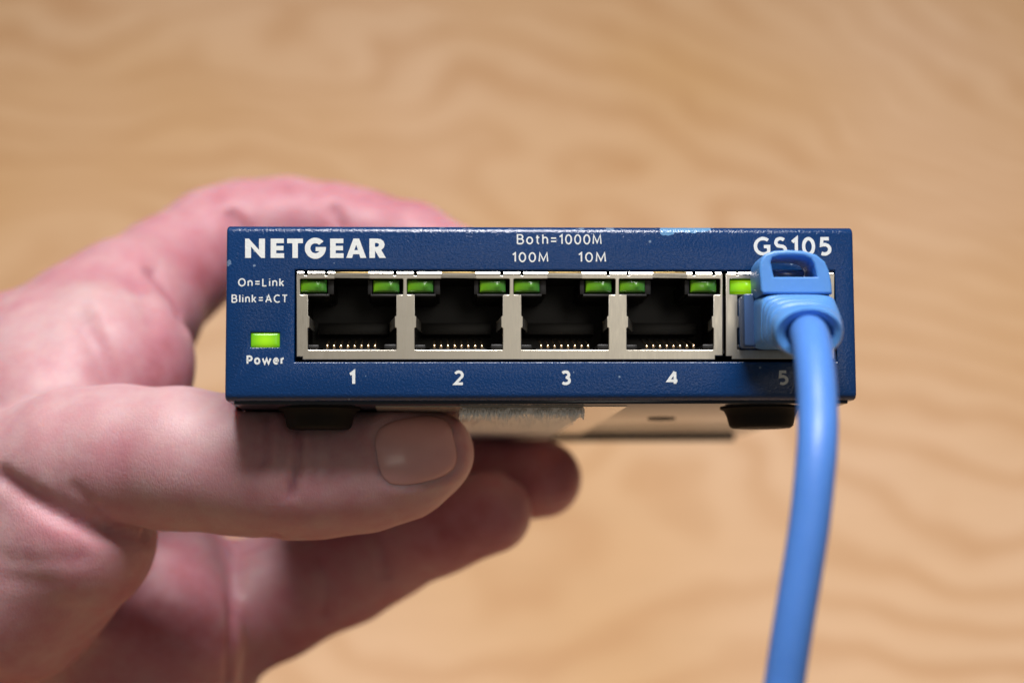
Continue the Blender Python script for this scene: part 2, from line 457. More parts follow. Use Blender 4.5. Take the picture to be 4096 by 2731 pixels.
fm = foot_mesh(); fm.materials.append(M_RUBBER)
for px in (1278, 3043):
    f = link('rubber_foot', fm, M_RUBBER, switch)
    p = dev(px, 1620, 9.5); f.location = (p.x * MM, 9.5 * MM, (HB - 0.42) * MM)
sd, sf = tube_data([(devx(2640, 1660, 40), 38, HB - 0.3), (devx(2640, 1660, 40), 38, HB - 0.75)], [2.6, 2.3], 20)
link('screw_head', mesh('screw_head', sd, sf), M_SCREW, switch)

# --- jacks and their shields
PORT_CX = [1408.5, 1835.0, 2260.0, 2680.5, 3122.0]
PORT_F = dict(zip(PORT_CX, (1.0, 0.995, 0.987, 0.98, 0.975)))      # farther ports look a little smaller
YS = 0.15                                  # shield face sits this far behind the front
def port_loop(cx, right_tab=True):
    rel = [(-69, 1095), (-69, 1112), (-72, 1115), (-204, 1115), (-208, 1118), (-208, 1176), (-204, 1179), (-177, 1179), (-176, 1262), (-170, 1266), (-170, 1308),
           (-177, 1313), (-177, 1396), (-174, 1399), (174, 1399), (177, 1396), (177, 1313), (170, 1308), (170, 1266), (176, 1262), (177, 1179),
           (200, 1179), (204, 1176), (204, 1118), (200, 1115), (70, 1115), (67, 1112), (67, 1095)]
    out = []
    for rx, py in rel:
        p = dev(cx + rx * PORT_F[cx], py, YS); out.append((p.x, p.z))
    return out
def rect_loop(x0, x1, y0, y1, notch=None, slots=()):
    pts = [(x0, y0), (x1, y0), (x1, y1), (x0, y1)]
    if notch == 'L': pts = [(x0, y0), (x1, y0), (x1, y1), (x0 + 24, y1), (x0 + 24, y1 - 12), (x0, y1 - 12)]
    if notch == 'LR': pts = [(x0, y0), (x1, y0), (x1, y1 - 16), (x1 - 30, y1 - 16), (x1 - 30, y1), (x0 + 24, y1), (x0 + 24, y1 - 12), (x0, y1 - 12)]
    top = [pts[0]]
    for sx in slots: top += [(sx - 7, y0), (sx - 7, y0 + 5), (sx - 3, y0 + 8), (sx + 3, y0 + 8), (sx + 7, y0 + 5), (sx + 7, y0)]
    pts = top + pts[1:]
    return [((lambda p: (p.x, p.z))(dev(a, b, YS))) for a, b in pts]
s1 = link('port_shield', plate_mesh('port_shield', [rect_loop(1186, 2891, 1094, 1438, 'LR', (1223.5, 1305, 1579.5, 1661.5, 2007, 2088, 2434, 2515, 2775.5, 2855))] + [port_loop(c) for c in PORT_CX[:4]], 0.34, 0.10, YS), M_NICKEL, switch, smooth=False)
s2 = link('port_shield', plate_mesh('port_shield', [rect_loop(2903, 3338, 1094, 1436, 'L', (2948, 3220))] + [port_loop(PORT_CX[4])], 0.34, 0.10, YS), M_NICKEL, switch, smooth=False)
# folded top flange, split by slots
def flange(name, segs, parent):
    mes = []
    for a, b in segs:
        x0, x1 = dev(a, 1088, YS).x, dev(b, 1088, YS).x
        z = devz(1091, 2169, YS)
        z = devz(1097, 2169, YS)
        prof = [(YS - 0.03, z - 0.12), (YS - 0.05, z), (YS + 0.025, z + 0.19), (YS + 0.125, z + 0.38), (YS + 0.40, z + 0.45), (YS + 9, z + 0.45), (YS + 9, z + .2), (YS + 0.4, z + .1)]
        vs = [(x, y, zz) for x in (x0, x1) for (y, zz) in prof]; n = len(prof)
        fs = [(i, (i + 1) % n, n + (i + 1) % n, n + i) for i in range(n)] + [tuple(range(n - 1, -1, -1)), tuple(range(n, 2 * n))]
        m = mesh(name, vs, fs)
        bm = bmesh.new(); bm.from_mesh(m); bmesh.ops.recalc_face_normals(bm, faces=bm.faces); bm.to_mesh(m); bm.free()
        mes.append(m)
    return link(name, join_meshes(name, mes), M_SHINE, parent, smooth=False)
seg = [(1190, 1216), (1231, 1298), (1312, 1339)]
for i, c in enumerate(PORT_CX[:4]):
    if i: seg += [(c - 166, c - 69)]
    if i < 3: seg += [(c + 67, c + 164), (c + 179, c + 427 - 182)]
seg += [(2680 + 67, 2768), (2783, 2848), (2862, 2884)]
flange('shield_flange', seg, s1)
flange('shield_flange', [(2910, 2944), (2952, 3053), (3189, 3214), (3226, 3333)], s2)
def housing(cx):
    """black plastic body of one jack, open to the front"""
    def X(px, y): return dev(px, 1290, y).x
    def Z(py, y): return dev(cx, py, y).z
    y0 = YS + 0.32
    x0, x1 = X(cx - 212, y0), X(cx + 209, y0); z0, z1 = Z(1405, y0), Z(1094, y0)
    mes = [box_mesh('h', x0 - .2, x1 + .2, 14.5, 15, z0, z1),                      # back
           box_mesh('h', x0 - .2, x1 + .2, y0, 14.5, z0 - 0.3, z0 + 0.2),            # floor
           box_mesh('h', x0 - .2, x1 + .2, y0 + 0.6, 14.5, z1 - 0.15, z1 + 0.1)]       # roof
    xl, xr = X(cx - 180, y0), X(cx + 180, y0)
    zl = Z(1176, y0)
    mes += [box_mesh('h', x0 - .2, xl, y0, 14.5, z0 + .2, zl, 0.08), box_mesh('h', xr, x1 + .2, y0, 14.5, z0 + .2, zl, 0.08)]
    # shelves under the indicator lights, walls between them and the latch slot
    mes += [box_mesh('h', xl, X(cx - 92, y0), y0 + .25, 13, zl - .35, zl, 0.05), box_mesh('h', X(cx + 74, y0), xr, y0 + .25, 13, zl - .35, zl, 0.05)]
    mes += [box_mesh('h', X(cx - 98, y0), X(cx - 74, y0), y0 + .5, 13, zl + .02, Z(1118, y0), 0.05), box_mesh('h', X(cx + 62, y0), X(cx + 80, y0), y0 + .5, 13, zl + .02, Z(1118, y0), 0.05)]
    # corner guides and the comb the contacts rest in
    mes += [box_mesh('h', xl + .05, X(cx - 132, y0), y0 + .1, 7, z0 + .22, Z(1378, y0), 0.18), box_mesh('h', X(cx + 128, y0), xr - .05, y0 + .1, 7, z0 + .22, Z(1376, y0), 0.18)]
    mes += [box_mesh('h', X(cx - 116, y0), X(cx + 112, y0), y0 + .1, 4.5, z0 + .22, Z(1394, y0), 0.06)]
    mes += [box_mesh('h', X(cx - 150, y0), X(cx + 140, y0), 9.5, 14.4, Z(1338, 9.5), Z(1292, 9.5), 0.1)]
    return join_meshes('port_jack', mes)
def contact_mesh():
    pts = [(0, 1.35, -0.26), (0, 1.30, 0.0), (0, 1.5, 0.24), (0, 1.95, 0.40), (0, 3.2, 0.62), (0, 6.0, 1.2), (0, 9.4, 1.9)]
    pts = [tuple(p) for p in catmull(pts, 3)]
    v, f = tube_data(pts, [0.24 if p[1] < 1.9 else 0.13 for p in pts], 8); me = mesh('contact', v, f); sharp(me, 60); me.materials.append(M_GOLD); return me
CONTACT = contact_mesh()
def lens_mesh(wx, wz, dome=0.25, nub=0.14):
    """rounded-block lens, bulging a little to the front, centred on its face"""
    nx, nz = 28, 14; vs, fs = [], []
    def pt(u, v, y): return (u * wx / 2, y, v * wz / 2)
    for j in range(nz + 1):
        for i in range(nx + 1):
            u = 2 * i / nx - 1; v = 2 * j / nz - 1
            e = max(abs(u) ** 10, abs(v) ** 7)
            vs.append(pt(u, v, -dome * (1 - 0.6 * u * u) * (1 - 0.5 * v * v) + e * 0.16 - nub * math.exp(-((u - .33) / .17) ** 2 - ((v + .05) / .4) ** 2)))
    for j in range(nz):
        for i in range(nx):
            a = j * (nx + 1) + i; fs.append((a, a + 1, a + nx + 2, a + nx + 1))
    per = [i for i in range(nx + 1)] + [(j * (nx + 1) + nx) for j in range(1, nz + 1)] + [nz * (nx + 1) + i for i in range(nx - 1, -1, -1)] + [j * (nx + 1) for j in range(nz - 1, 0, -1)]
    b0 = len(vs)
    for k in per: vs.append((vs[k][0], 3.2, vs[k][2]))
    n = len(per)
    for k in range(n): fs.append((per[(k + 1) % n], per[k], b0 + k, b0 + (k + 1) % n))
    fs.append(tuple(range(b0, b0 + n)))
    me = mesh('indicator_light', vs, fs); sharp(me, 55); return me
LW = devx(2272) - devx(2169); LH = devz(1120) - devz(1168)
LENS_M = lens_mesh(LW, LH); LENS_M.materials.append(M_LED)
LENS_LIT = lens_mesh(LW, LH); LENS_LIT.materials.append(M_LIT)
for pi, cx in enumerate(PORT_CX):
    j = link('port_jack', housing(cx), M_BLACK, switch, smooth=False)
    for k in range(8):
        c = link('contact', CONTACT, M_GOLD, j, smooth=False)
        p = dev(cx + (-98 + 27.2 * k) * PORT_F[cx], 1388, 1.6)
        c.location = (p.x * MM, random.uniform(-0.5, -0.3) * MM, (p.z + random.uniform(-0.04, 0.04)) * MM)
    for side_, off in (('l', -154.5), ('r', 137.0)):
        lit = (pi == 4 and side_ == 'l')
        c = link('indicator_light', LENS_LIT if lit else LENS_M, None, j, smooth=False)
        p = dev(cx + off * PORT_F[cx], 1144, 0.6)
        c.location = (p.x * MM, 0.80 * MM, p.z * MM)
        if lit: c['label'] = 'glowing green light beside the cable plug'
    bl = link('latch_lip', box_mesh('latch_lip', dev(cx - 69, 1090, YS).x, dev(cx + 67, 1090, YS).x, YS + .1, YS + .5, devz(1093.5, cx, YS), devz(1087.5, cx, YS), 0.05), M_BRASS, j, smooth=False)
    tabs = []
    for sgn in (-1, 1):                      # spring fingers bent into the opening
        xa = dev(cx + sgn * 172, 1287, YS).x; xb = dev(cx + sgn * 150, 1287, 5).x
        za, zb = devz(1308, cx, YS), devz(1266, cx, YS)
        vs = [(xa, YS + .05, za), (xa, YS + .05, zb), (xb, 5.0, zb - .25), (xb, 5.0, za - .25)]
        vs += [(x + sgn * .2, y, z) for x, y, z in vs]
        m = mesh('t', vs, [(0, 1, 2, 3), (7, 6, 5, 4), (0, 4, 5, 1), (1, 5, 6, 2), (2, 6, 7, 3), (3, 7, 4, 0)])
        bm = bmesh.new(); bm.from_mesh(m); bmesh.ops.recalc_face_normals(bm, faces=bm.faces); bm.to_mesh(m); bm.free()
        tabs.append(m)
    link('spring_tab', join_meshes('spring_tab', tabs), M_NICKEL, j, smooth=False)
pw = link('power_light', lens_mesh(PLX1 - PLX0 - .18, PLZ1 - PLZ0 - .18, 0.12, 0.0), M_LIT, switch, smooth=False)
pw.location = ((PLX0 + PLX1) / 2 * MM, 0.15 * MM, (PLZ0 + PLZ1) / 2 * MM)
pw['label'] = 'glowing green power light'

# --- printed lettering
INK_Y = -0.030
def ribbon(pts, wd, y, vs, fs, closed=False):
    pts = [p for i, p in enumerate(pts) if i == 0 or math.dist(p, pts[i - 1]) > 1e-5]
    n = len(pts); o = len(vs)
    for i in range(n):
        a = pts[(i - 1) % n] if (closed or i > 0) else pts[i]
        b = pts[i]
        c = pts[(i + 1) % n] if (closed or i < n - 1) else pts[i]
        d1 = np.array(b) - np.array(a); d2 = np.array(c) - np.array(b)
        if np.linalg.norm(d1) < 1e-9: d1 = d2
        if np.linalg.norm(d2) < 1e-9: d2 = d1
        d1 = d1 / np.linalg.norm(d1); d2 = d2 / np.linalg.norm(d2)
        n1 = np.array((-d1[1], d1[0])); n2 = np.array((-d2[1], d2[0]))
        m = n1 + n2; m /= max(np.linalg.norm(m), 1e-6)
        k = min(1 / max(m.dot(n1), 0.35), 2.2) * wd / 2
        j = 1 + random.uniform(-.07, .07)
        for s in (1, -1):
            q = np.array(b) + m * k * s * j; vs.append((q[0], y, q[1]))
    m_ = n if closed else n - 1
    for i in range(m_):
        a = o + 2 * i; b = o + 2 * ((i + 1) % n); fs.append((a, a + 1, b + 1, b))
def oval(cx, cy, rx, ry, n=22): return ('c', arc(cx, cy, rx, ry, 90, 450, n)[:-1])
GLY = {   # strokes on a cap-height-1 grid, width last
 'B': ([[(0, 0), (0, 1), (.3, 1)] + arc(.3, .765, .2, .235, 90, -90, 8) + [(0, .53)], [(0, .53), (.33, .53)] + arc(.33, .265, .23, .265, 90, -90, 8) + [(0, 0)]], .56),
 'o': ([oval(.27, .36, .27, .36)], .54), 't': ([[(.13, .95), (.13, .2)] + arc(.31, .2, .18, .2, 180, 265, 6), [(0, .70), (.32, .70)]], .32),
 'h': ([[(0, 0), (0, 1.04)], [(0, .45)] + arc(.22, .45, .22, .27, 180, 0, 9) + [(.44, 0)]], .44),
 'n': ([[(0, 0), (0, .72)], [(0, .45)] + arc(.22, .45, .22, .27, 170, 0, 9) + [(.44, 0)]], .44),
 'k': ([[(0, 0), (0, 1.04)], [(.40, .72), (.03, .32)], [(.13, .42), (.42, 0)]], .42), 'l': ([[(0, 0), (0, 1.04)]], 0.0), 'i': ([[(0, 0), (0, .72)], [(0, .92), (0, 1.02)]], 0.0),
 '=': ([[(0, .27), (.5, .27)], [(0, .63), (.5, .63)]], .5), '1': ([[(0, .78), (.22, 1), (.22, 0)]], .24),
 '0': ([oval(.27, .5, .27, .5)], .54), 'O': ([oval(.36, .5, .36, .5)], .72), 'M': ([[(0, 0), (.06, 1), (.38, .12), (.70, 1), (.76, 0)]], .76),
 'L': ([[(0, 1), (0, 0), (.42, 0)]], .42), 'A': ([[(0, 0), (.33, 1), (.66, 0)], [(.1, .33), (.56, .33)]], .66),
 'C': ([arc(.4, .5, .4, .5, 52, 308, 18)], .62), 'T': ([[(0, 1), (.58, 1)], [(.29, 1), (.29, 0)]], .58),
 'P': ([[(0, 0), (0, 1), (.26, 1)] + arc(.26, .72, .26, .28, 90, -90, 8) + [(0, .44)]], .52),
 'w': ([[(0, .72), (.24, 0), (.48, .66), (.72, 0), (.96, .72)]], .96), 'e': ([[(.03, .40), (.52, .40)] + arc(.27, .36, .25, .36, 5, 312, 16)], .52),
 'r': ([[(0, 0), (0, .72)], [(0, .42)] + arc(.24, .44, .24, .27, 175, 80, 6)], .3),
 'G': ([arc(.42, .5, .42, .5, 50, 300, 16) + [(.72, .10), (.72, .48), (.46, .48)]], .72),
 'S': ([arc(.27, .745, .25, .255, 40, 235, 10) + arc(.27, .26, .27, .26, 62, -140, 10)], .54),
 '5': ([[(.47, 1), (.09, 1), (.06, .58)] + arc(.22, .31, .29, .31, 105, -125, 12)], .5),
 '2': ([arc(.25, .72, .25, .28, 155, -25, 9) + [(.02, 0), (.54, 0)]], .54),
 '3': ([arc(.23, .76, .25, .24, 150, -80, 9), arc(.23, .27, .29, .27, 88, -140, 10)], .52),
 '4': ([[(.46, 0), (.46, 1)], [(.46, 1), (0, .25), (.62, .25)]], .62),
}
def lettering(name, text, x0, x1, yt, yb, wd, label=None):
    """one printed line between photograph columns x0..x1, cap height yt..yb"""
    pa, pb = dev(x0, yb), dev(x1, yb); zt = dev((x0 + x1) / 2, yt).z; zb = dev((x0 + x1) / 2, yb).z
    cap = zt - zb; w_ = wd / (yb - yt)                       # relative stroke width
    gap = 0.30 if len(text) > 3 else .3
    items, x = [], 0
    for ch in text:
        st, gw = GLY[ch]; items.append((st, x)); x += gw * (1 - w_ * .5) + w_ + gap * (.55 if w_ > .17 else .62)
    tot = x - gap * (.55 if w_ > .17 else .62)
    sx = (pb.x - pa.x) / (tot * cap)
    vs, fs, k = [], [], 0
    for st, ox in items:
        for s in st:
            closed = isinstance(s, tuple); pts = s[1] if closed else s
            q = [(pa.x + (ox + w_ / 2 + px_ * (1 - w_ * .5)) * cap * sx, zb + (w_ / 2 + py_ * (1 - w_)) * cap) for px_, py_ in pts]
            if not closed: pass
            ribbon(q, w_ * cap, INK_Y - 0.004 * (k % 3), vs, fs, closed); k += 1
    me = mesh(name, vs, fs)
    bm = bmesh.new(); bm.from_mesh(me)
    for f in bm.faces:
        if f.normal.y > 0: f.normal_flip()
    bm.to_mesh(me); bm.free()
    o = link(name, me, M_PAINT, switch, smooth=False)
    if label: o['label'] = label
    return o
lettering('speed_lettering', 'Both=1000M', 2067, 2407, 937, 978, 5.6)
lettering('speed_lettering', '100M', 2048, 2194, 1009, 1049, 5.6)
lettering('speed_lettering', '10M', 2312, 2425, 1009, 1049, 5.6)
lettering('status_lettering', 'On=Link', 952, 1137, 1113, 1146, 5.0)
lettering('status_lettering', 'Blink=ACT', 926, 1151, 1178, 1211, 5.0)
lettering('power_lettering', 'Power', 986, 1139, 1421, 1458, 7.6)
lettering('model_lettering', 'GS105', 3015, 3326, 948, 1023, 13.5)
for t_, a, b in (('1', 1393, 1423), ('2', 1814, 1858), ('3', 2244, 2284), ('4', 2667, 2716), ('5', 3111, 3154)):
    lettering('port_number', t_, a, b, 1481, 1540, 11.5)
def zp(x, y): p = dev(880 + x / 2.614, 880 + y / 2.614); return (p.x, p.z)
def G_out(a, r): return (997 + r * math.cos(R(a)), 296 - r * math.sin(R(a)))
LET = [
 [[(263, 195), (302, 195), (408, 312), (408, 195), (470, 195), (470, 397), (430, 397), (324, 280), (324, 397), (263, 397)]],
 [[(530, 195), (668, 195), (668, 243), (588, 243), (588, 271), (664, 271), (664, 318), (588, 318), (588, 348), (670, 348), (670, 397), (530, 397)]],
 [[(702, 195), (867, 195), (867, 243), (814, 243), (814, 397), (757, 397), (757, 243), (702, 243)]],
 [[G_out(a, 110) for a in range(40, 356, 7)] + [(1108, 283), (1000, 283), (1000, 326), (1040, 326)] + [G_out(a, 52) for a in range(322, 38, -9)]],
 [[(1152, 195), (1290, 195), (1290, 243), (1210, 243), (1210, 271), (1286, 271), (1286, 318), (1210, 318), (1210, 348), (1292, 348), (1292, 397), (1152, 397)]],
 [[(1320, 397), (1395, 195), (1455, 195), (1530, 397), (1468, 397), (1456, 358), (1393, 358), (1381, 397)], [(1424, 258), (1443, 316), (1405, 316)]],
 [[(1562, 195), (1645, 195), (1682, 202), (1710, 222), (1722, 258), (1712, 290), (1686, 314), (1735, 397), (1667, 397), (1622, 322), (1620, 397), (1562, 397)],
  [(1620, 240), (1642, 240), (1660, 248), (1663, 262), (1656, 275), (1640, 282), (1620, 282)]]]
bl = [plate_mesh('l', [[zp(*p) for p in lp] for lp in ch], 0.03, 0.0, -0.035) for ch in LET]
link('brand_lettering', join_meshes('brand_lettering', bl), M_PAINT, switch, smooth=False)

# ------------------------------------------------------------------ ethernet cable
CAMW = to_world(Matrix.Identity(4))
def at_root(root_mm):
    m = Matrix.Identity(4); m.translation = root_mm
    return m
croot = P(3180, 1290, 272)
cable = empty('ethernet_cable', to_world(at_root(croot)))
tag(cable, 'bright blue ethernet cable plugged into the rightmost port, hanging down out of frame', 'cable')
def rel(p): return Vector(p) - croot
# jacket
cpath = [(3205, 1322, 264), (3222, 1328, 257), (3240, 1344, 249), (3253, 1410, 243.5), (3265, 1520, 239), (3271, 1640, 235.5), (3270, 1760, 232.5), (3259, 1900, 230.5), (3237, 2100, 229),
         (3206, 2300, 228), (3173, 2500, 227.3), (3142, 2700, 227), (3105, 2950, 227), (3040, 3400, 231), (2900, 4000, 245)]
cp = [Vector(p) for p in catmull([rel(P(*c)) for c in cpath], 7)]
v, f = tube_data(cp, [2.66 - 0.12 * min(1, i / (len(cp) * 0.7)) for i in range(len(cp))], 28)
link('cable_jacket', mesh('cable_jacket', v, f), M_JACKET, cable)
# bellows boot: loft from a rounded block to a round collar
def section(px, py, dep, hw, hh, pw_, tilt, n=56):
    c = rel(P(px, py, dep)); s = dep / FPX; out = []
    for k in range(n):
        a = 2 * math.pi * k / n
        ca, sa = math.cos(a), math.sin(a)
        x = hw * s * math.copysign(abs(ca) ** (2 / pw_), ca); y = hh * s * math.copysign(abs(sa) ** (2 / pw_), sa)
        out.append(c + Vector((x, y * math.cos(R(tilt)), y * math.sin(R(tilt)))))
    return out
secs = []
key = [(0.00, 3172, 1291, 274.0, 166, 108, 9, 0), (0.26, 3190, 1287, 267.0, 154, 106, 7, 0), (0.34, 3196, 1287, 265.0, 152, 109, 4.5, 2),
       (0.58, 3210, 1299, 260.0, 150, 107, 3.2, 6), (0.80, 3224, 1316, 255.5, 146, 106, 2.5, 10), (1.0, 3236, 1333, 251.0, 138, 104, 2.0, 14)]
def kl(t):
    for a, b in zip(key, key[1:]):
        if t <= b[0]:
            u = (t - a[0]) / (b[0] - a[0]); return [p + (q - p) * u for p, q in zip(a[1:], b[1:])]
    return list(key[-1][1:])
NS = 110
for i in range(NS + 1):
    t = i / NS
    px, py, dep, hw, hh, pw_, tl = kl(t)
    g = 0.0
    if 0.34 < t < 0.90:
        ph = ((t - 0.34) / 0.56 * 4) % 1.0
        g = -0.22 * math.sin(math.pi * ph / 0.5) if ph < 0.5 else 0.0
    if t > 0.95: g -= ((t - 0.95) / 0.05) ** 2 * 0.05
    if t < 0.03: g -= ((0.03 - t) / 0.03) ** 2 * 0.03
    secs.append(section(px, py, dep, hw * (1 + g), hh * (1 + g), pw_, tl))
px, py, dep, hw, hh, pw_, tl = kl(1.0)
secs.append(section(px, py, dep + .2, hw * .75, hh * .75, 2, tl)); secs.append(section(px, py, dep + 1.6, hw * .6, hh * .6, 2, tl))
n = len(secs[0]); vs, fs = [], []
for s in secs: vs += s
for i in range(len(secs) - 1):
    for k in range(n): fs.append((i * n + k, i * n + (k + 1) % n, (i + 1) * n + (k + 1) % n, (i + 1) * n + k))
fs.append(tuple(range(n - 1, -1, -1)))
me = mesh('boot', vs, fs); bm = bmesh.new(); bm.from_mesh(me); bmesh.ops.recalc_face_normals(bm, faces=bm.faces); bm.to_mesh(me); bm.free()
sharp(me, 55)
boot = link('boot', me, M_BOOT, cable, smooth=False)
# latch guard: arched loop standing over the plug, thick front to back
INV = DEV.to_3x3()
def dev_to_rel(me):
    m = Matrix.Translation((ORG - croot) * MM) @ INV.to_4x4()
    me.transform(m); return me
def lp(pts, y, sub=0):
    q = pts if not sub else [tuple(a) for a in catmull(pts, sub)]
    return [(dev(a, b, y).x, dev(a, b, y).z) for a, b in q]
GY = -11.0
outer = [(3052, 1174), (3043, 1160), (3041, 1110), (3038, 1072), (3043, 1042), (3060, 1017), (3095, 1003), (3150, 999), (3215, 1003), (3266, 1018), (3300, 1045), (3318, 1085), (3328, 1140), (3330, 1174)]
hole = [(3096, 1107), (3090, 1080), (3084, 1045), (3092, 1030), (3120, 1023), (3170, 1021), (3215, 1024), (3243, 1034), (3256, 1055), (3264, 1085), (3269, 1107)]
gm = plate_mesh('latch_guard', [lp(outer, GY), lp(hole, GY)], 8.0, 0.3, GY)
link('latch_guard', dev_to_rel(gm), M_BOOT, cable, smooth=False)
# clear plug body inside the jack and its latch tab
a, b = dev(2962, 1392, -1), dev(3300, 1186, -1)
link('plug_body', dev_to_rel(box_mesh('plug_body', a.x, b.x, -4.5, 9.0, a.z, b.z, 0.35)), M_CLEAR, cable, smooth=False)
a, b = dev(3070, 1180, -1), dev(3190, 1100, -1)
link('latch_tab', dev_to_rel(box_mesh('latch_tab', a.x, b.x, -6.0, 8.0, b.z - 1.0, b.z, 0.2)), M_CLEAR, cable, smooth=False)

# ------------------------------------------------------------------ hand
HR = P(100, 2100, 320)
hand = empty('hand', to_world(at_root(HR)))
tag(hand, 'bare left hand gripping the blue switch, thumb underneath and index finger over the top', 'hand')
def chain(pts): return [(np.array(P(a, b, c)), r) for a, b, c, r in pts]
PALM = [chain([(-120, 2420, 318, 17), (60, 2230, 308, 15.5), (250, 2080, 300, 13)]),                         # thumb metacarpal mass
        chain([(60, 2330, 306, 15), (330, 2190, 300, 9.5)]),
        chain([(-650, 2200, 372, 22), (-150, 1800, 350, 19), (191, 1540, 338, 15.5), (383, 1345, 340, 13.5), (510, 1245, 343, 12.6)]),     # index side of the palm
        chain([(-650, 2300, 378, 22), (0, 1950, 370, 18), (450, 1780, 365, 14)]),
        chain([(-600, 2600, 378, 22), (100, 2350, 366, 18), (620, 2250, 348, 12.5)]),
        chain([(-500, 2900, 374, 20), (150, 2750, 356, 18), (560, 2600, 338, 15)]),
        chain([(640, 2330, 335, 9.5), (690, 2560, 330, 11.5), (620, 2800, 333, 13)]),
        chain([(600, 2500, 352, 13), (840, 2530, 353, 10.5), (800, 2800, 353, 10)]),                                # pad at the finger roots
        chain([(-350, 1720, 340, 20), (0, 1590, 331, 16.5), (230, 1500, 325, 14.5), (400, 1435, 323, 12.6), (520, 1405, 325, 10.3)]),
        chain([(-100, 1850, 322, 16), (200, 1700, 314, 13), (480, 1560, 320, 10)]),          # web between thumb and index
        chain([(-900, 2620, 380, 24), (-1700, 3000, 395, 27), (-2500, 3300, 405, 30)]),                              # wrist, forearm
        chain([(-900, 2420, 378, 23), (-1700, 2800, 395, 27), (-2500, 3150, 405, 30)])]
FING = {
 'index': chain([(300, 1430, 340, 13), (383, 1345, 341, 13), (510, 1245, 345, 12.4), (660, 1110, 355, 11.2), (860, 972, 363, 10.6), (980, 932, 365, 10.2), (1150, 906, 367, 9.6), (1340, 920, 367, 9.0), (1450, 945, 366, 8.9), (1650, 985, 363, 8.4), (1815, 1040, 360, 7.0)]),
 'middle': chain([(450, 1800, 365, 13.5), (800, 1890, 370, 12), (1200, 1930, 371, 10.5), (1600, 1930, 366, 9.0), (1900, 1925, 356, 8.6), (2170, 1915, 349, 7.4)]),
 'ring': chain([(620, 2470, 348, 12.5), (960, 2430, 349, 12.0), (1080, 2390, 349, 11.8), (1380, 2270, 348, 10.5), (1520, 2200, 346, 9.7), (1750, 2100, 341, 8.9), (1960, 2050, 337, 7.6)]),
 'little': chain([(560, 2800, 352, 11), (850, 2980, 352, 9), (1150, 3030, 346, 8), (1330, 2990, 340, 6.5)]),
 'thumb': chain([(60, 1960, 303, 13.5), (300, 1850, 298, 11.8), (480, 1830, 296, 11.4), (720, 1834, 293, 11.1), (950, 1860, 291.5, 10.7), (1130, 1884, 291, 10.4), (1280, 1890, 291, 10.0), (1460, 1878, 291, 9.5), (1620, 1848, 291.5, 8.6), (1730, 1812, 292, 6.6)]),
}
def cone(p, a, ra, b, rb):
    ab = b - a; l2 = float(ab @ ab)
    d = p - a
    t = np.clip((d @ ab) / l2, 0, 1)
    q = d - t[:, None] * ab
    return np.sqrt(np.einsum('ij,ij->i', q, q)) - (ra + (rb - ra) * t)
def smin(a, b, k):
    h = np.maximum(k - np.abs(a - b), 0) / k
    return np.minimum(a, b) - h * h * k * 0.25
def chain_sdf(p, ch, k):
    d = None
    for (a, ra), (b, rb) in zip(ch, ch[1:]):
        c = cone(p, a, ra, b, rb); d = c if d is None else smin(d, c, k)
    return d
def hand_sdf(p):
    palm = None
    for ch in PALM:
        c = chain_sdf(p, ch, 2.0); palm = c if palm is None else smin(palm, c, 9.5)
    best = None
    for nm, ch in FING.items():
        c = chain_sdf(p, ch, 2.2)
        kk = 5.0 if nm != 'thumb' else 2.2
        f = smin(c, palm, kk)
        best = f if best is None else smin(best, f, 0.5)
    return best
def hits(pix):
    """first points of the hand's surface along the sight lines through some pixels (nan where none)"""
    d = np.array([P(a, b, 1.0) for a, b in pix]); d /= np.linalg.norm(d, axis=1, keepdims=True)
    t = np.full(len(d), 235.0)
    for _ in range(60):
        v = hand_sdf(d * t[:, None]); t = np.minimum(t + np.maximum(v, 0) * 0.92, 500)
    p = d * t[:, None]; p[t > 430] = np.nan
    return p
def hit(px, py):
    p = hits([(px, py)])[0]
    return None if np.isnan(p[0]) else p
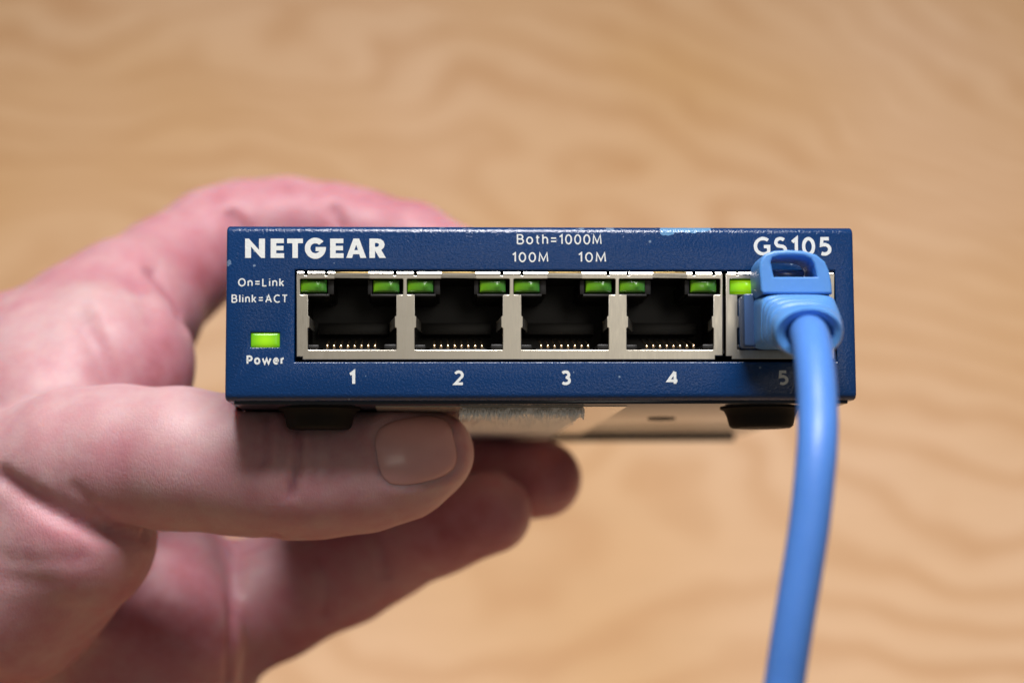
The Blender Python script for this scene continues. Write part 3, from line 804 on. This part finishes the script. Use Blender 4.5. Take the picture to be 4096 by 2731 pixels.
def surface_nets(lo, hi, h):
    nx, ny, nz = [int(math.ceil((b - a) / h)) + 1 for a, b in zip(lo, hi)]
    B = 12
    g = np.empty((nx, ny, nz), np.float32)
    ax = [lo[0] + h * np.arange(nx), lo[1] + h * np.arange(ny), lo[2] + h * np.arange(nz)]
    blocks, cen = [], []
    for i in range(0, nx, B):
        for j in range(0, ny, B):
            for k in range(0, nz, B):
                e = (min(i + B, nx), min(j + B, ny), min(k + B, nz))
                blocks.append((i, j, k, e)); cen.append([(ax[0][i] + ax[0][e[0] - 1]) / 2, (ax[1][j] + ax[1][e[1] - 1]) / 2, (ax[2][k] + ax[2][e[2] - 1]) / 2])
    cv = hand_sdf(np.array(cen)); lim = B * h * 0.87 * 1.15 + 1.5
    near = []
    for (i, j, k, e), c in zip(blocks, cv):
        if abs(c) > lim: g[i:e[0], j:e[1], k:e[2]] = c
        else: near.append((i, j, k, e))
    pend, pts, cnt = [], [], 0
    def flush():
        nonlocal pend, pts, cnt
        if not pend: return
        vals = hand_sdf(np.concatenate(pts)); o = 0
        for (i, j, k, e) in pend:
            sh = (e[0] - i, e[1] - j, e[2] - k); m = sh[0] * sh[1] * sh[2]
            g[i:e[0], j:e[1], k:e[2]] = vals[o:o + m].reshape(sh); o += m
        pend, pts, cnt = [], [], 0
    for b_ in near:
        i, j, k, e = b_
        X, Y, Z = np.meshgrid(ax[0][i:e[0]], ax[1][j:e[1]], ax[2][k:e[2]], indexing='ij')
        pend.append(b_); pts.append(np.stack([X.ravel(), Y.ravel(), Z.ravel()], 1)); cnt += X.size
        if cnt > 150000: flush()
    flush()
    ins = g < 0
    c = ins[:-1, :-1, :-1].astype(np.int8)
    for dx in (0, 1):
        for dy in (0, 1):
            for dz in (0, 1):
                if dx or dy or dz: c = c + ins[dx:nx - 1 + dx, dy:ny - 1 + dy, dz:nz - 1 + dz]
    act = (c > 0) & (c < 8)
    ids = -np.ones(act.shape, np.int64); idx = np.argwhere(act); ids[act] = np.arange(len(idx))
    ver = np.array(lo) + h * (idx + 0.5)
    quads = []
    for axis in range(3):
        s0 = [slice(None)] * 3; s1 = [slice(None)] * 3
        s0[axis] = slice(0, -1); s1[axis] = slice(1, None)
        a, b = ins[tuple(s0)], ins[tuple(s1)]
        e = np.argwhere(a != b)
        u, v_ = (axis + 1) % 3, (axis + 2) % 3
        ok = (e[:, u] > 0) & (e[:, v_] > 0) & (e[:, u] < g.shape[u] - 1) & (e[:, v_] < g.shape[v_] - 1)
        e = e[ok]
        sg = a[tuple(e.T)]
        q = []
        for du, dv in ((-1, -1), (0, -1), (0, 0), (-1, 0)):
            t = e.copy(); t[:, u] += du; t[:, v_] += dv; q.append(ids[tuple(t.T)])
        q = np.stack(q, 1); q[~sg] = q[~sg][:, ::-1]
        quads.append(q)
    return ver, np.concatenate(quads)
def grad(p, e=0.15):
    c = hand_sdf(p); g = np.stack([hand_sdf(p + np.eye(3)[i] * e) - c for i in range(3)], 1)
    return g / np.maximum(np.linalg.norm(g, axis=1, keepdims=True), 1e-6)
allp = np.array([q[0] for ch in PALM + list(FING.values()) for q in ch]); allr = np.array([q[1] for ch in PALM + list(FING.values()) for q in ch])
lo = (allp - allr[:, None]).min(0) - 3; hi = (allp + allr[:, None]).max(0) + 3
ver, quads = surface_nets(lo, hi, 0.8)
nrm = grad(ver)
for _ in range(2): ver = ver - nrm * hand_sdf(ver)[:, None]
nrm = grad(ver); ver = ver - nrm * hand_sdf(ver)[:, None]
# creases pressed into the surface: (pixel path, half width mm, depth mm)
CREASE = [([(0, 1905), (120, 1985), (250, 2060), (380, 2115), (480, 2132), (600, 2130)], 1.5, 1.5),
          ([(300, 1950), (380, 2030), (440, 2110)], 0.9, 0.35), ([(0, 2230), (150, 2245), (330, 2230)], 1.4, 0.22), ([(0, 2310), (200, 2330)], 1.4, 0.22),
          ([(1190, 1700), (1200, 1790), (1185, 1880), (1165, 1970)], 0.75, 1.15), ([(1065, 1660), (1070, 1760), (1060, 1850)], 0.75, 0.8),
          ([(1125, 1690), (1130, 1800), (1120, 1880)], 0.75, 0.35), ([(1010, 1680), (1020, 1800), (1030, 1890)], 0.8, 0.3), ([(1250, 1720), (1262, 1830), (1250, 1930)], 0.75, 0.35),
          ([(1310, 1740), (1325, 1850), (1300, 1960)], 0.8, 0.3),
          ([(930, 858), (955, 890), (985, 920)], 1.3, 1.1), ([(1333, 838), (1345, 875), (1360, 905)], 1.2, 0.9),
          ([(935, 2190), (935, 2330), (938, 2480), (930, 2640), (925, 2725)], 1.6, 1.5), ([(1000, 2180), (1100, 2165)], 1.0, 0.4),
          ([(612, 1091), (660, 1150), (705, 1220), (738, 1300)], 1.6, 1.2), ([(319, 1257), (376, 1365), (415, 1450), (440, 1530)], 2.4, 0.9),
          ([(1490, 2110), (1530, 2200), (1540, 2300)], 1.2, 0.7), ([(1270, 2230), (1310, 2330), (1300, 2450)], 1.3, 0.6), ([(940, 2215), (1010, 2185), (1100, 2150)], 1.2, 1.0),
          ([(640, 2440), (760, 2490), (880, 2560)], 2.4, 0.6), ([(2040, 1900), (2060, 1960), (2060, 2020)], 1.0, 0.3), ([(480, 1090), (560, 1180), (600, 1280)], 2.0, 0.5)]
disp = np.zeros(len(ver)); cflush = np.zeros(len(ver))
for path, hw, dp in CREASE:
    pts = [p for p in hits([tuple(q) for q in catmull(path, 4)]) if not np.isnan(p[0])]
    d = np.full(len(ver), 1e9)
    sel = np.where((ver > np.min(pts, 0) - 6).all(1) & (ver < np.max(pts, 0) + 6).all(1))[0]
    for a, b in zip(pts, pts[1:]):
        if np.linalg.norm(b - a) < 1e-3 or np.linalg.norm(b - a) > 9: continue
        d[sel] = np.minimum(d[sel], cone(ver[sel], a, 0, b, 0))
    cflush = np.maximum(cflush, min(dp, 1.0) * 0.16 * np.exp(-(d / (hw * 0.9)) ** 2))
    disp = np.minimum(disp, -dp * np.exp(-(d / hw) ** 2)) if dp > .5 else disp - dp * np.exp(-(d / hw) ** 2)
# nail outline on the thumb tip
NAILC, NAX, NAY = (1666, 1798), 166, 142
def nail_px(u, v):
    """u along the thumb (-1 cuticle .. 1 free edge), v across"""
    ang = R(-11)
    x = NAX * u; y = NAY * v * (1 - 0.10 * max(u, 0) ** 2)
    return (NAILC[0] + x * math.cos(ang) - y * math.sin(ang), NAILC[1] + x * math.sin(ang) + y * math.cos(ang))
def super_pt(a, s=1.0):
    ca, sa = math.cos(a), math.sin(a)
    return nail_px(s * math.copysign(abs(ca) ** 0.62, ca), s * math.copysign(abs(sa) ** 0.55, sa))
rim = np.array([p for p in hits([super_pt(2 * math.pi * k / 60, 1.0) for k in range(61)]) if not np.isnan(p[0])])
sel = np.where((ver > rim.min(0) - 4).all(1) & (ver < rim.max(0) + 4).all(1) & (nrm[:, 2] > -0.1))[0]
vp = ver[sel]; qx = 2048 + vp[:, 0] / -vp[:, 2] * FPX - NAILC[0]; qy = 1365.5 - vp[:, 1] / -vp[:, 2] * FPX - NAILC[1]
ca_, sa_ = math.cos(R(-11)), math.sin(R(-11))
uu = np.abs(qx * ca_ + qy * sa_) / NAX; vv = np.abs(-qx * sa_ + qy * ca_) / NAY
ss = (uu ** 3.2 + vv ** 3.6) ** (1 / 3.4)
disp[sel] += -0.55 * np.clip((1.03 - ss) / 0.10, 0, 1) + 0.20 * np.exp(-((ss - 1.15) / 0.10) ** 2)
# never through the switch: keep the skin outside the case, feet and strip
ver = ver + nrm * disp[:, None]
D3 = np.array(DEVI.to_3x3()); DO = np.array(DEVI.translation)
loc = ver @ D3.T + DO
inside = (loc[:, 0] > -W2) & (loc[:, 0] < W2) & (loc[:, 1] > 0) & (loc[:, 1] < DEPTH) & (loc[:, 2] > HB - 0.7) & (loc[:, 2] < HT + .1)
mid = (HB + HT) / 2
loc[inside & (loc[:, 2] < mid), 2] = HB - 0.7
loc[inside & (loc[:, 2] >= mid), 2] = HT + .1
E3 = np.array(DEV.to_3x3()); EO = np.array(DEV.translation)
ver = loc @ E3.T + EO
me = bpy.data.meshes.new('skin_surface')
me.from_pydata(((ver - np.array(HR)) * MM).tolist(), [], quads.tolist())
me.update()
# flushed patches of skin (pinker palm side and finger pads, paler thumb back)
pale = np.minimum(np.abs(chain_sdf(ver, FING['thumb'], 2)), 6)
flush_v = np.full(len(ver), 0.43) + 0.14 * (pale / 6)
for (px, py, s, amp) in [(430, 1850, 5, .28), (1000, 1720, 5, .12), (800, 1120, 8, .22), (650, 1450, 8, .25), (700, 2480, 9, .25), (1100, 2450, 8, .15), (2240, 1860, 8, .25), (1800, 2140, 8, .2),
                         (1150, 780, 8, .12), (1600, 830, 9, .15), (350, 1200, 9, -.25), (150, 1350, 12, -.2), (730, 2260, 5, .12), (1020, 2330, 5, -.3), (250, 2130, 7, .12), (100, 2240, 8, -.25), (700, 1640, 9, -.12), (560, 1200, 6, -.2)]:
    p = hit(px, py)
    if p is None: continue
    flush_v += amp * np.exp(-((ver - p) ** 2).sum(1) / s ** 2)
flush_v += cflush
at = me.attributes.new('flush', 'FLOAT', 'POINT'); at.data.foreach_set('value', flush_v.astype(np.float32))
skin = link('skin_surface', me, M_SKIN, hand)
md = skin.modifiers.new('smooth', 'SMOOTH'); md.factor = 0.5; md.iterations = 2
# nail plate
nu, nv = 26, 22; vs, fs, keep = [], [], {}
grid = [(i, j) for j in range(nv + 1) for i in range(nu + 1)]
pix, rad_ = [], []
for i, j in grid:
    u = 2 * i / nu - 1; v_ = 2 * j / nv - 1
    s = max(abs(u), abs(v_)); rad_.append(s); pix.append(super_pt(math.atan2(v_, u), s))
pp = hits(pix); gg = grad(np.nan_to_num(pp))
for (i, j), p, g_, s in zip(grid, pp, gg, rad_):
    if np.isnan(p[0]): keep[(i, j)] = None; continue
    u = 2 * i / nu - 1
    lift = 0.10 * (1 - s * s) + 0.05 * max(u, 0) ** 3 - 0.30 * s ** 8
    keep[(i, j)] = len(vs); vs.append(p + g_ * lift - np.array(HR))
for j in range(nv):
    for i in range(nu):
        q = [keep[(i, j)], keep[(i + 1, j)], keep[(i + 1, j + 1)], keep[(i, j + 1)]]
        if None in q: continue
        P4 = [vs[k] for k in q]
        if max(np.linalg.norm(P4[k] - P4[k - 1]) for k in range(4)) > 2.5: continue
        fs.append(tuple(q[::-1]))
nm = mesh('thumb_nail', vs, fs)
bm = bmesh.new(); bm.from_mesh(nm); bmesh.ops.recalc_face_normals(bm, faces=bm.faces)
bm.normal_update()
if sum(f.normal.z for f in bm.faces) < 0:
    for f_ in bm.faces: f_.normal_flip()
bm.to_mesh(nm); bm.free()
nail = link('thumb_nail', nm, M_NAIL, hand)
md = nail.modifiers.new('thick', 'SOLIDIFY'); md.thickness = 0.35 * MM; md.offset = -1
md = nail.modifiers.new('smooth', 'SMOOTH'); md.factor = 0.5; md.iterations = 3
